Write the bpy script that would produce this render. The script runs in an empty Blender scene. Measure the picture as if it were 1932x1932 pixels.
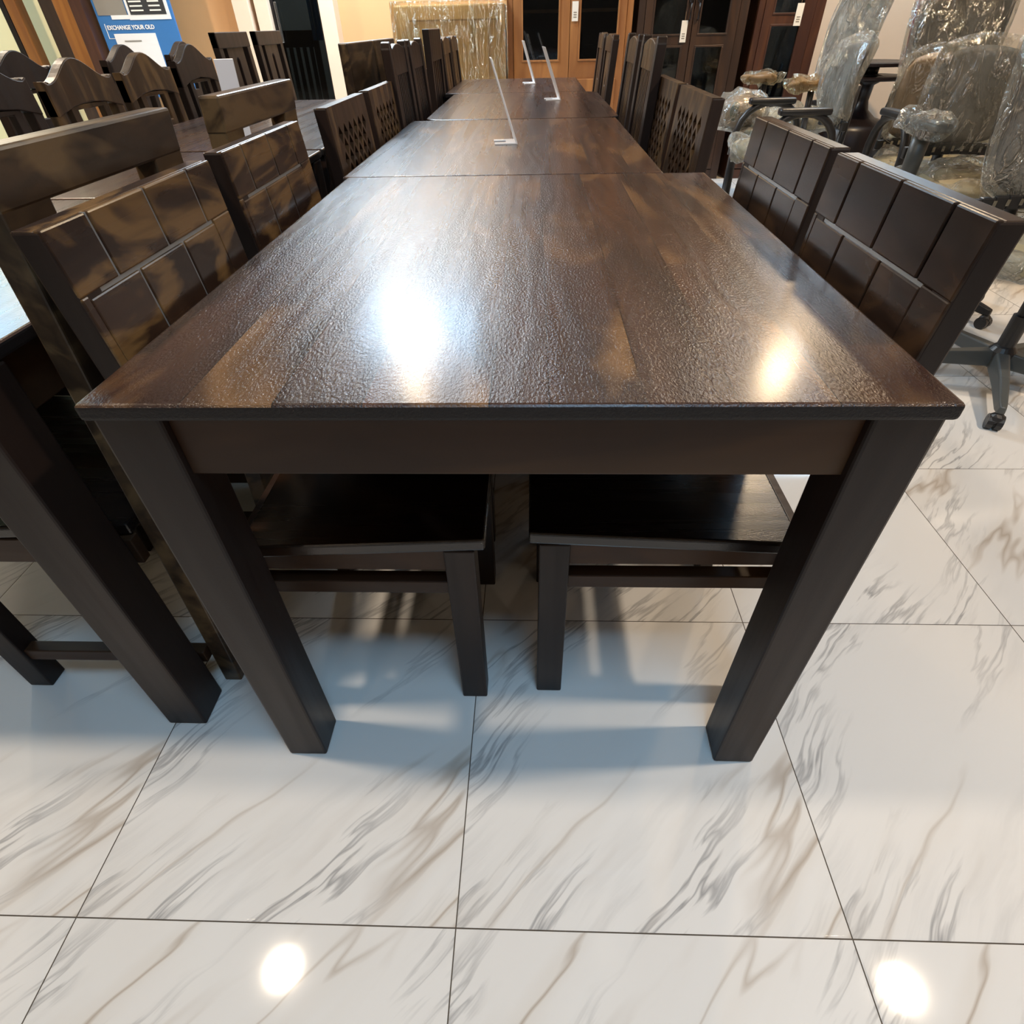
import bpy, bmesh, math, random
from mathutils import Vector, Matrix, noise

C = bpy.context.scene.collection
PI = math.pi
random.seed(7)
sc = bpy.context.scene

# ------------------------------------------------------------------ node helpers
class NT:
    def __init__(s, name):
        m = bpy.data.materials.new(name); m.use_nodes = True
        s.m = m; s.t = m.node_tree; s.t.nodes.clear()
        s.out = s.t.nodes.new('ShaderNodeOutputMaterial')
    def n(s, kind, props=None, **ins):
        nd = s.t.nodes.new('ShaderNode' + kind)
        for k, v in (props or {}).items(): setattr(nd, k, v)
        for k, v in ins.items():
            key = k.replace('_', ' ')
            if key not in nd.inputs:
                key = int(k[1:]) if k[0] == 'i' and k[1:].isdigit() else key
            s.put(nd.inputs[key], v)
        return nd
    def put(s, sock, v):
        if isinstance(v, bpy.types.NodeSocket): s.t.links.new(v, sock)
        elif isinstance(v, bpy.types.Node): s.t.links.new(v.outputs[0], sock)
        else:
            if isinstance(v, (tuple, list)) and len(v) == 3 and sock.type == 'RGBA': v = (*v, 1)
            sock.default_value = v
    def math(s, op, a, b=0.0, c=0.0, clamp=False):
        nd = s.t.nodes.new('ShaderNodeMath'); nd.operation = op; nd.use_clamp = clamp
        for i, v in enumerate((a, b, c)): s.put(nd.inputs[i], v)
        return nd.outputs[0]
    def ramp(s, fac, stops, interp='LINEAR'):
        nd = s.t.nodes.new('ShaderNodeValToRGB'); nd.color_ramp.interpolation = interp
        e = nd.color_ramp.elements
        while len(e) < len(stops): e.new(0.5)
        for i, (p, c) in enumerate(stops):
            e[i].position = p
            e[i].color = (c, c, c, 1) if not isinstance(c, tuple) else (*c, 1)
        s.put(nd.inputs[0], fac)
        return nd.outputs[0]
    def mix(s, fac, a, b, mode='MIX'):
        nd = s.t.nodes.new('ShaderNodeMix'); nd.data_type = 'RGBA'; nd.blend_type = mode
        s.put(nd.inputs['Factor'], fac); s.put(nd.inputs[6], a); s.put(nd.inputs[7], b)
        return nd.outputs[2]
    def coord(s, scale=(1, 1, 1), rot=(0, 0, 0), loc=(0, 0, 0), src='Object', rand=0.0):
        tc = s.t.nodes.new('ShaderNodeTexCoord').outputs[src]
        if rand:
            oi = s.t.nodes.new('ShaderNodeObjectInfo')
            vm = s.t.nodes.new('ShaderNodeVectorMath'); vm.operation = 'ADD'
            sc_ = s.math('MULTIPLY', oi.outputs['Random'], rand)
            s.t.links.new(tc, vm.inputs[0]); s.t.links.new(sc_, vm.inputs[1]); tc = vm.outputs[0]
        mp = s.t.nodes.new('ShaderNodeMapping')
        s.t.links.new(tc, mp.inputs[0])
        mp.inputs['Scale'].default_value = scale; mp.inputs['Rotation'].default_value = rot
        mp.inputs['Location'].default_value = loc
        return mp.outputs[0]
    def noise(s, vec, scale, detail=4, rough=.5, dist=0.0, out=0):
        nd = s.n('TexNoise', Vector=vec, Scale=scale, Detail=detail, Roughness=rough, Distortion=dist)
        return nd.outputs[out]
    def bump(s, h, strength, dist=.01):
        return s.n('Bump', Strength=strength, Distance=dist, Height=h).outputs[0]
    def bsdf(s, **k):
        b = s.n('BsdfPrincipled', **k); s.t.links.new(b.outputs[0], s.out.inputs[0]); return b

def simple(name, col, rough=.5, metal=0.0, bump=0.0, bscale=200, var=.12, spec=.5, coat=0.0):
    t = NT(name); v = t.coord(rand=5)
    n = t.noise(v, 6, 3)
    dark = tuple(c * (1 - var) for c in col); lite = tuple(min(1, c * (1 + var)) for c in col)
    k = dict(Base_Color=t.mix(n, dark, lite), Roughness=rough, Metallic=metal, Specular_IOR_Level=spec, Coat_Weight=coat)
    if bump: k['Normal'] = t.bump(t.noise(v, bscale, 3), bump, .002)
    t.bsdf(**k)
    return t.m

def wood(name, dark, mid, gold, rough=.25, axis='Y', seams=(), gold_amt=.5, bump=.25, fine=1.0, coat=.3, patch=3.0, grainmix=.5, edge=False, spec=.5, gth=.56, ys=.3, stip=.75):
    """varnished wood: slow figure, golden sapwood patches, fine open grain running along AXIS"""
    t = NT(name)
    st = {'X': (ys, 1, 1), 'Y': (1, ys, 1), 'Z': (1, 1, ys)}[axis]
    v = t.coord(scale=st, rand=9.0)
    if seams:
        raw = t.n('SeparateXYZ', Vector=t.coord()).outputs[0]
        idx = 0.0; line = 0.0
        for q in seams:
            idx = t.math('ADD', idx, t.math('GREATER_THAN', raw, q))
            d = t.math('ABSOLUTE', t.math('SUBTRACT', raw, q))
            line = t.math('MAXIMUM', line, t.math('LESS_THAN', d, .0007))
        vm = t.t.nodes.new('ShaderNodeVectorMath'); vm.operation = 'ADD'
        off = t.n('CombineXYZ', X=t.math('MULTIPLY', idx, 3.7), Y=t.math('MULTIPLY', idx, 1.9)).outputs[0]
        t.put(vm.inputs[0], v); t.put(vm.inputs[1], off); v = vm.outputs[0]
    fig = t.noise(v, patch, 5, .55, 1.2)
    big = t.noise(v, patch * 1.1, 3, .5, 2.2)
    ring = t.n('TexWave', dict(wave_type='BANDS', bands_direction='X' if axis != 'X' else 'Y'), Vector=v, Scale=patch * 2.2, Distortion=16, Detail=2.5, Detail_Scale=.9, Detail_Roughness=.55).outputs['Fac']
    gs = {'X': (230, 460, 460), 'Y': (330, 170, 330), 'Z': (460, 460, 230)}[axis]
    g = t.noise(t.coord(scale=tuple(a * fine for a in gs)), 1, 3, .6)
    lines = {'X': (1, 26, 26), 'Y': (26, 1, 26), 'Z': (26, 26, 1)}[axis]
    gl = t.noise(t.coord(scale=lines, rand=9), 1, 4, .6, .6)
    base = t.mix(t.ramp(fig, [(.34, 0.0), (.66, 1.0)]), dark, mid)
    base = t.mix(t.math('MULTIPLY', t.ramp(ring, [(.4, 0.0), (1, 1.0)]), .45), base, dark)
    gm = t.math('MULTIPLY', t.ramp(big, [(gth, 0.0), (gth + .12, 1.0)]), gold_amt)
    base = t.mix(gm, base, gold)
    base = t.mix(t.math('MULTIPLY', t.ramp(gl, [(.5, 0.0), (.72, 1.0)]), grainmix), base, dark)
    if seams: base = t.mix(line, base, tuple(c * .3 for c in dark))
    if edge:   # sides darker: dark end grain, with their dim light put into the colour
        nz = t.n('SeparateXYZ', Vector=t.n('TexCoord').outputs['Normal']).outputs[2]
        base = t.mix(t.math('LESS_THAN', nz, .5), base, tuple(c * .3 for c in dark))
    h = t.math('ADD', t.math('MULTIPLY', g, stip), t.math('MULTIPLY', gl, .12))
    h = t.math('ADD', h, t.math('MULTIPLY', ring, .26))
    nrm = t.bump(h, bump, .0012)
    rg = t.ramp(gl, [(.3, rough), (.8, rough * 1.5)])
    if edge: rg = t.mix(t.math('LESS_THAN', nz, .5), rg, (.6, .6, .6))
    t.bsdf(Base_Color=base, Roughness=rg, Normal=nrm, Specular_IOR_Level=spec, Coat_Weight=t.math('MULTIPLY', t.math('GREATER_THAN', nz, .5), coat) if edge else coat, Coat_Roughness=rough * .8)
    return t.m

DK, MD, GD = (.012, .0055, .0045), (.05, .024, .014), (.15, .075, .028)
M = {}
M['top'] = wood('sheesham_tabletop', (.020, .009, .007), (.072, .031, .018), (.20, .10, .038), .23, 'Y', (-.33, -.235, -.145, -.019, .04, .135, .225, .32), .8, bump=.85, coat=.3, edge=True, gth=.55, grainmix=.22, ys=.3, stip=1.2)
M['top_plain'] = wood('walnut_tabletop', (.03, .015, .012), (.08, .042, .028), (.13, .07, .038), .24, 'Y', (-.3, -.16, -.03, .1, .22), .4, bump=.4, coat=.25, edge=True)
M['leg'] = wood('dark_leg_wood', (.013, .007, .0055), (.028, .015, .010), (.045, .020, .012), .38, 'Z', gold_amt=.3, bump=.1, coat=0, spec=.35)
M['rail'] = wood('dark_rail_wood', (.030, .013, .006), (.065, .030, .013), (.10, .048, .018), .38, 'X', gold_amt=.5, bump=.1, coat=0, spec=.3)
M['seat'] = wood('dark_seat_wood', (.007, .004, .0035), (.018, .009, .006), (.06, .028, .012), .22, 'X', gold_amt=.35, bump=.3)
M['brick'] = wood('carved_back_wood', (.016, .008, .006), (.045, .023, .013), (.16, .088, .034), .24, 'Y', gold_amt=.95, bump=.08, patch=9, grainmix=.45, coat=0, gth=.48, spec=.4)
M['brick_dark'] = wood('carved_back_dark_wood', (.014, .008, .006), (.042, .024, .016), (.08, .042, .02), .2, 'Y', gold_amt=.6, bump=.08, patch=7, grainmix=.3, coat=0, gth=.5, spec=.4)
M['brown'] = wood('brown_chair_wood', (.028, .016, .009), (.075, .042, .022), (.15, .09, .04), .3, 'Z', gold_amt=.8, bump=.15, patch=6, grainmix=.4, gth=.5, coat=0, spec=.4)
M['plank'] = wood('plank_back_wood', (.022, .013, .008), (.07, .042, .022), (.15, .095, .045), .3, 'Y', gold_amt=.8, bump=.15, patch=7, grainmix=.5, gth=.48, coat=0, spec=.4)
M['black_wood'] = wood('near_black_wood', (.006, .004, .004), (.014, .008, .008), (.02, .011, .01), .3, 'Z', gold_amt=.2, bump=.1, coat=0, spec=.4)
M['oak'] = wood('honey_oak', (.23, .09, .028), (.38, .165, .052), (.45, .21, .07), .35, 'Z', gold_amt=.4, bump=.12, coat=.1, patch=2)
M['teak'] = wood('dark_teak', (.018, .008, .0045), (.045, .02, .01), (.08, .036, .015), .35, 'Z', gold_amt=.4, bump=.12, coat=.1, patch=2)
M['redwood'] = wood('red_brown_wood', (.035, .010, .005), (.08, .028, .012), (.13, .055, .02), .35, 'Z', gold_amt=.5, bump=.12, coat=.1, patch=2)
M['orange_wood'] = wood('orange_varnished_wood', (.16, .055, .014), (.28, .11, .025), (.35, .16, .04), .3, 'Z', gold_amt=.4, bump=.1, coat=.1, patch=2)
M['peach'] = simple('peach_wall_paint', (.64, .345, .15), .6, bump=.08, bscale=60, var=.04)
M['cream'] = simple('cream_paint', (.74, .56, .40), .55, bump=.05, bscale=60, var=.03)
M['yellow'] = simple('pale_yellow_paint', (.80, .66, .36), .55, bump=.05, bscale=60, var=.03)
M['white_paint'] = simple('beige_ceiling_paint', (.42, .34, .26), .7, var=.02)
M['grey_black'] = simple('black_office_plastic', (.018, .018, .02), .38, bump=.12, bscale=300)
M['grey_plastic'] = simple('grey_office_plastic', (.075, .08, .078), .4, bump=.12, bscale=300)
M['mesh_grey'] = simple('grey_chair_fabric', (.12, .115, .105), .8, bump=.4, bscale=500)
M['tan'] = simple('tan_upholstery', (.22, .15, .085), .6, bump=.2, bscale=100)
M['seatpad'] = simple('olive_cream_seat', (.34, .30, .19), .55, bump=.2, bscale=60)
M['navy'] = simple('navy_leather', (.008, .009, .018), .35, bump=.15, bscale=120)
M['maroon'] = simple('red_upholstery', (.20, .02, .025), .5)
M['green'] = simple('green_patch', (.012, .05, .028), .4)
M['chrome'] = simple('brushed_steel', (.5, .5, .5), .25, 1.0)
M['white_plastic'] = simple('white_plastic', (.82, .82, .84), .3)
M['card'] = simple('brown_cardboard', (.42, .27, .12), .7, bump=.15, bscale=40)
M['card_dark'] = simple('cardboard_edge', (.25, .15, .065), .7)
M['blue'] = simple('poster_blue', (.045, .17, .42), .35, var=.05)
M['grey_print'] = simple('poster_grey', (.24, .22, .19), .4)
M['black_print'] = simple('black_print', (.03, .03, .032), .5)
M['white_print'] = simple('white_print', (.78, .78, .78), .5, var=.02)
M['glint'] = simple('satin_groove_glint', (.40, .41, .42), .32, .85)  # pale metallic colour standing in for reflections in the carved grooves
M['glint_soft'] = simple('dull_groove_glint', (.26, .27, .28), .35, .5)  # duller version of the painted groove reflection
M['grout'] = simple('dark_gap', (.004, .003, .003), .8)
M['switch'] = simple('white_tag_paper', (.80, .77, .70), .5, var=.03)

def film(name, tint=(.96, .96, .93), amount=.45, haze=.05, scale=9, rough=.13, zs=.45):
    """clear crinkled plastic wrap: mostly see-through, glossy creases, a little milky"""
    t = NT(name); v = t.coord(scale=(1, 1, zs), rand=11)
    crease = t.noise(v, scale, 5, .6, 1.8)
    rg = t.math('SUBTRACT', 1.0, t.math('ABSOLUTE', t.math('MULTIPLY', t.math('SUBTRACT', crease, .5), 2.0)))
    sharp = t.ramp(rg, [(.90, 0.0), (.99, 1.0)])
    nrm = t.bump(t.math('ADD', crease, t.math('MULTIPLY', sharp, .25)), 1.0, .05)
    fr = t.n('LayerWeight', Blend=.22).outputs['Fresnel']
    k = t.math('ADD', t.math('MULTIPLY', fr, .5), t.math('ADD', t.math('MULTIPLY', sharp, amount), .07), clamp=True)
    gl = t.n('BsdfGlossy', Color=(*tint, 1), Roughness=rough, Normal=nrm)
    tr = t.n('BsdfTransparent', Color=(*tint, 1))
    df = t.n('BsdfDiffuse', Color=(.62, .61, .56, 1), Normal=nrm)
    a = t.n('MixShader'); t.put(a.inputs[0], k); t.put(a.inputs[1], tr.outputs[0]); t.put(a.inputs[2], gl.outputs[0])
    b = t.n('MixShader'); t.put(b.inputs[0], t.math('MULTIPLY', t.ramp(t.noise(v, scale * .6, 3), [(.3, .3), (.7, 1.0)]), haze * 2)); t.put(b.inputs[1], a.outputs[0]); t.put(b.inputs[2], df.outputs[0])
    t.t.links.new(b.outputs[0], t.out.inputs[0])
    return t.m
M['film'] = film('clear_plastic_wrap')
M['film_milky'] = film('milky_plastic_wrap', amount=.5, haze=.17)
M['film_gold'] = film('stretch_wrap', tint=(.95, .88, .72), amount=.5, haze=.015, scale=20, rough=.12, zs=.16)

def glass(name, tint=(.75, .8, .8), k=.12):
    t = NT(name)
    fr = t.n('Fresnel', IOR=1.5).outputs[0]
    gl = t.n('BsdfGlossy', Color=(1, 1, 1, 1), Roughness=.03)
    tr = t.n('BsdfTransparent', Color=(*tint, 1))
    a = t.n('MixShader'); t.put(a.inputs[0], t.math('ADD', fr, k, clamp=True)); t.put(a.inputs[1], tr.outputs[0]); t.put(a.inputs[2], gl.outputs[0])
    t.t.links.new(a.outputs[0], t.out.inputs[0])
    return t.m
M['glass'] = glass('cabinet_glass', (.55, .58, .58), .02)
M['door_glass'] = glass('tinted_door_glass', (.5, .5, .48), .04)
M['acrylic'] = simple('frosted_acrylic', (.72, .76, .85), .15, var=.03, spec=.6)

def emit(name, col, strength):
    t = NT(name)
    e = t.n('Emission', Color=(*col, 1), Strength=strength)
    t.t.links.new(e.outputs[0], t.out.inputs[0]); return t.m

def marble():
    t = NT('marble_tile_floor')
    pos = t.n('SeparateXYZ', Vector=t.coord())
    TW = .6
    fx = t.math('DIVIDE', t.math('ADD', pos.outputs[0], .7138 + 6), TW)
    fy = t.math('DIVIDE', t.math('ADD', pos.outputs[1], .2571 + 6), TW)
    ix, iy = t.math('FLOOR', fx), t.math('FLOOR', fy)
    lx = t.math('MULTIPLY', t.math('SUBTRACT', fx, ix), TW)
    ly = t.math('MULTIPLY', t.math('SUBTRACT', fy, iy), TW)
    # tiles come in three print variants
    hv = t.math('MODULO', t.math('ADD', t.math('MULTIPLY', ix, 0.0), t.math('MULTIPLY', iy, 2.0)), 3.0)
    P = t.n('CombineXYZ', X=lx, Y=ly, Z=t.math('MULTIPLY', hv, .37)).outputs[0]
    warp = t.n('TexNoise', Vector=P, Scale=2.6, Detail=3).outputs['Color']
    vm = t.t.nodes.new('ShaderNodeVectorMath'); vm.operation = 'MULTIPLY_ADD'
    t.put(vm.inputs[0], warp); vm.inputs[1].default_value = (.09, .09, 0); t.put(vm.inputs[2], P)
    mp = t.t.nodes.new('ShaderNodeMapping'); mp.vector_type = 'POINT'
    t.put(mp.inputs[0], vm.outputs[0]); mp.inputs['Rotation'].default_value = (0, 0, -math.radians(47))
    V = mp.outputs[0]
    def stretch(sx, sy, off=0):
        m2 = t.t.nodes.new('ShaderNodeMapping'); t.put(m2.inputs[0], V)
        m2.inputs['Scale'].default_value = (sx, sy, 1); m2.inputs['Location'].default_value = (off, off, off)
        return m2.outputs[0]
    def ridge(vec, lo, detail=3, rough=.5):
        n = t.noise(vec, 1, detail, rough)
        r = t.math('SUBTRACT', 1.0, t.math('ABSOLUTE', t.math('MULTIPLY', t.math('SUBTRACT', n, .5), 2.0)))
        return t.ramp(r, [(lo, 0.0), (1, 1.0)])
    mask = t.ramp(t.noise(stretch(2.2, 6.5, 3), 1, 2), [(.43, 0.0), (.64, 1.0)])
    v1 = t.math('MULTIPLY', ridge(stretch(2.0, 19), .93, 4, .55), mask)
    cloud = t.math('MULTIPLY', t.ramp(t.noise(stretch(2.4, 20, 7), 1, 5, .6), [(.5, 0.0), (.75, 1.0)]), t.math('MULTIPLY', mask, .6))
    v2 = t.math('MULTIPLY', ridge(stretch(1.3, 7, 11), .955, 3), t.ramp(t.noise(stretch(1.5, 4, 21), 1, 1), [(.46, 0.0), (.6, 1.0)]))
    v2s = t.math('MULTIPLY', ridge(stretch(1.3, 7, 11), .80, 3), t.ramp(t.noise(stretch(1.5, 4, 21), 1, 1), [(.46, 0.0), (.64, .55)]))
    base = t.mix(t.noise(stretch(2, 4), 1, 2), (.74, .725, .70), (.80, .785, .76))
    c = t.mix(cloud, base, (.44, .435, .43))
    c = t.mix(t.math('MULTIPLY', v1, .7), c, (.20, .20, .21))
    c = t.mix(t.math('MULTIPLY', v2s, .5), c, (.58, .50, .40))
    c = t.mix(t.math('MULTIPLY', v2, .65), c, (.34, .26, .19))
    ex = t.math('MINIMUM', lx, t.math('SUBTRACT', TW, lx)); ey = t.math('MINIMUM', ly, t.math('SUBTRACT', TW, ly))
    e = t.math('MINIMUM', ex, ey)
    g = t.math('LESS_THAN', e, .0010)
    c = t.mix(g, c, (.10, .085, .07))
    hh = t.ramp(t.math('DIVIDE', e, .004), [(0, 0.0), (1, 1.0)])
    nr = t.bump(t.math('ADD', hh, t.math('MULTIPLY', t.noise(P, 2.5, 1), .35)), .25, .0018)
    t.bsdf(Base_Color=c, Roughness=.05, Normal=nr, Specular_IOR_Level=.5)
    return t.m
M['marble'] = marble()

# ------------------------------------------------------------------ mesh helpers
def box(bm, lo, hi, top_shift=(0, 0)):
    x0, y0, z0 = lo; x1, y1, z1 = hi
    a, b = top_shift
    v = [bm.verts.new(p) for p in ((x0, y0, z0), (x1, y0, z0), (x1, y1, z0), (x0, y1, z0),
                                   (x0 + a, y0 + b, z1), (x1 + a, y0 + b, z1), (x1 + a, y1 + b, z1), (x0 + a, y1 + b, z1))]
    for f in ((0, 3, 2, 1), (4, 5, 6, 7), (0, 1, 5, 4), (1, 2, 6, 5), (2, 3, 7, 6), (3, 0, 4, 7)):
        bm.faces.new([v[i] for i in f])
    return v

def rbox(bm, lo, hi, r, seg=3):
    b2 = bmesh.new(); box(b2, lo, hi)
    bmesh.ops.bevel(b2, geom=b2.edges[:], offset=r, segments=seg, affect='EDGES', profile=.5)
    join(bm, b2)

def join(bm, other, mat=None):
    me = bpy.data.meshes.new('tmp'); other.to_mesh(me); other.free()
    if mat is not None: me.transform(mat)
    bm.from_mesh(me); bpy.data.meshes.remove(me)

def plate(bm, outline, x0, x1, holes=()):
    """2-D outline in (y,z) with holes, given thickness from x0 to x1"""
    b2 = bmesh.new()
    edges = []
    for lp in [outline] + list(holes):
        vs = [b2.verts.new((x0, y, z)) for y, z in lp]
        edges += [b2.edges.new((vs[i], vs[(i + 1) % len(vs)])) for i in range(len(vs))]
    bmesh.ops.triangle_fill(b2, use_beauty=True, use_dissolve=False, edges=edges)
    ex = bmesh.ops.extrude_face_region(b2, geom=b2.faces[:])
    for g in ex['geom']:
        if isinstance(g, bmesh.types.BMVert): g.co.x = x1
    bmesh.ops.recalc_face_normals(b2, faces=b2.faces[:])
    join(bm, b2)

def tube(bm, pts, r, seg=10, caps=True):
    pts = [Vector(p) for p in pts]
    rr = r if isinstance(r, (list, tuple)) else [r] * len(pts)
    rings = []; up = None
    for i, p in enumerate(pts):
        d = (pts[min(i + 1, len(pts) - 1)] - pts[max(i - 1, 0)]).normalized()
        if up is None:
            up = Vector((0, 0, 1)) if abs(d.z) < .9 else Vector((1, 0, 0))
        a = d.cross(up).normalized(); b = a.cross(d).normalized(); up = b
        rings.append([bm.verts.new(p + (a * math.cos(2 * PI * k / seg) + b * math.sin(2 * PI * k / seg)) * rr[i]) for k in range(seg)])
    for i in range(len(rings) - 1):
        for k in range(seg):
            bm.faces.new((rings[i][k], rings[i][(k + 1) % seg], rings[i + 1][(k + 1) % seg], rings[i + 1][k]))
    if caps:
        bm.faces.new(rings[0]); bm.faces.new(rings[-1])

def lathe(bm, prof, c=(0, 0, 0), seg=24):
    rings = [[bm.verts.new((c[0] + r * math.cos(2 * PI * k / seg), c[1] + r * math.sin(2 * PI * k / seg), c[2] + z)) for k in range(seg)] for r, z in prof]
    for i in range(len(rings) - 1):
        for k in range(seg):
            bm.faces.new((rings[i][k], rings[i][(k + 1) % seg], rings[i + 1][(k + 1) % seg], rings[i + 1][k]))
    bm.faces.new(rings[0]); bm.faces.new(rings[-1])

def blob(bm, c, size, amp=0.0, freq=8, sub=3, power=1.0):
    b2 = bmesh.new(); bmesh.ops.create_icosphere(b2, subdivisions=sub, radius=1)
    for v in b2.verts:
        p = v.co.copy()
        if power != 1.0:
            p = Vector([math.copysign(abs(q) ** power, q) for q in p])
        p = Vector((p.x * size[0], p.y * size[1], p.z * size[2]))
        if amp: p += v.co * amp * noise.noise((p + Vector(c)) * freq)
        v.co = p + Vector(c)
    join(bm, b2)

def obj(name, bm, mat, parent=None, bevel=0.0, smooth=False, mtx=None, seg=2):
    me = bpy.data.meshes.new(name)
    bmesh.ops.recalc_face_normals(bm, faces=bm.faces[:])
    bm.to_mesh(me); bm.free()
    if mtx is not None: me.transform(mtx)
    me.materials.append(mat)
    o = bpy.data.objects.new(name, me); C.objects.link(o)
    if parent: o.parent = parent
    if bevel:
        b = o.modifiers.new('bevel', 'BEVEL'); b.width = bevel; b.segments = seg; b.limit_method = 'ANGLE'; b.angle_limit = .6
    if smooth:
        for p in me.polygons: p.use_smooth = True
    return o

def bx(name, lo, hi, mat, parent=None, bevel=0.0, top_shift=(0, 0)):
    bm = bmesh.new(); box(bm, lo, hi, top_shift)
    return obj(name, bm, mat, parent, bevel)

def tag(o, label=None, cat=None, group=None, kind=None):
    if label: o['label'] = label
    if cat: o['category'] = cat
    if group: o['group'] = group
    if kind: o['kind'] = kind
    return o

def thing(name, loc, rz, label, cat, group=None):
    o = bpy.data.objects.new(name, None); C.objects.link(o)
    o.location = loc; o.rotation_euler = (0, 0, rz); o.empty_display_size = .1
    return tag(o, label, cat, group)

def struct(name, bm, mat, bevel=0.0):
    return tag(obj(name, bm, mat, None, bevel), kind='structure')
def sbox(name, lo, hi, mat, bevel=0.0):
    bm = bmesh.new(); box(bm, lo, hi); return struct(name, bm, mat, bevel)

def dup(root, loc, rz, label, group=None):
    r = root.copy(); C.objects.link(r); r.location = loc; r.rotation_euler = (0, 0, rz)
    r['label'] = label
    if group: r['group'] = group
    for ch in list(root.children):
        c = ch.copy(); C.objects.link(c); c.parent = r
        for g in list(ch.children):
            d = g.copy(); C.objects.link(d); d.parent = c
    return r

# ------------------------------------------------------------------ room shell
X0, X1, Y0, Y1, H = -7.0, 5.2, -5.0, 5.75, 2.75
sbox('floor', (X0, Y0, -.05), (X1, Y1, 0), M['marble'])
sbox('ceiling', (X0, Y0, H), (X1, Y1, H + .05), M['white_paint'])
sbox('wall_left', (X0 - .1, Y0, 0), (X0, Y1, H), M['yellow'])
sbox('wall_right', (X1, Y0, 0), (X1 + .1, Y1, H), M['cream'])
sbox('wall_front', (X0, Y0 - .1, 0), (X1, Y0, H), simple('dark_shopfront', (.07, .06, .055), .5))
# back wall pieces: yellow (far left, behind timber posts), peach, door opening, peach, cream (right)
sbox('wall_back_left', (X0, Y1, 0), (-3.42, Y1 + .1, H), M['yellow'])
sbox('wall_back_centre', (-3.42, Y1, 0), (-2.25, Y1 + .1, H), M['peach'])
sbox('wall_back_middle', (-1.66, Y1, 0), (2.2, Y1 + .1, H), M['peach'])
sbox('wall_back_right', (2.2, Y1, 0), (X1, Y1 + .1, H), M['cream'])
sbox('wall_back_lintel', (-2.25, Y1, 2.2), (-1.66, Y1 + .1, H), M['peach'])
sbox('trim_1', (-2.42, 5.58, 0), (-2.29, Y1, H), M['cream'], .004)
sbox('trim_2', (-2.25, 5.6, 0), (-2.14, Y1 + .02, H), M['cream'], .004)
sbox('trim_3', (-1.73, 5.6, 0), (-1.61, Y1 + .02, H), M['cream'], .004)
# glazed door between the cream jambs
door = bpy.data.objects.new('door_1', None); C.objects.link(door); door['kind'] = 'structure'
door.location = (-1.935, 5.68, 0)
bx('glass_pane', (-.19, -.004, .09), (.19, .004, 2.15), M['door_glass'], door)
fb = bmesh.new()
box(fb, (-.205, -.02, 0), (-.18, .02, 2.2)); box(fb, (.18, -.02, 0), (.205, .02, 2.2)); box(fb, (-.18, -.02, 0), (.18, .02, .09)); box(fb, (-.18, -.02, 2.14), (.18, .02, 2.2))
obj('door_frame', fb, M['black_wood'], door, .003)
bx('door_handle', (-.165, -.05, .95), (-.145, -.03, 1.2), M['chrome'], door, .003)
# dim room beyond the glass door
rb = bmesh.new()
box(rb, (-2.6, 7.2, 0), (-1.2, 7.3, 2.4)); box(rb, (-2.7, 5.86, 0), (-2.6, 7.3, 2.4)); box(rb, (-1.2, 5.86, 0), (-1.1, 7.3, 2.4)); box(rb, (-2.6, 5.86, 2.4), (-1.2, 7.3, 2.45)); box(rb, (-2.6, 5.86, -.05), (-1.2, 7.3, 0))
struct('wall_beyond', rb, simple('grey_back_room', (.30, .34, .34), .7))
b = bmesh.new()
for q in range(4):
    tube(b, [(-2.03 + q * .03, 6.35 + .02 * (q % 2), .95), (-2.02 + q * .03, 6.33 + .02 * (q % 2), 2.35)], .017, 8)
tag(obj('curtain', b, M['blue'], smooth=True), 'blue hanging curtain seen through the glass door', 'curtain')
# dark timber window frame with yellow plaster between its posts, far left
def post(nm, x0, x1, mat, y0=5.42, y1=5.52, z1=H):
    return sbox(nm, (x0, y0, 0), (x1, y1, z1), M[mat], .004)
post('trim_4', -4.21, -4.165, 'black_wood'); post('trim_5', -4.16, -4.07, 'orange_wood')
post('trim_6', -3.885, -3.757, 'teak'); post('trim_7', -3.735, -3.60, 'orange_wood', 5.36, 5.46); post('trim_8', -3.598, -3.50, 'redwood', 5.34, 5.5)

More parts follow.
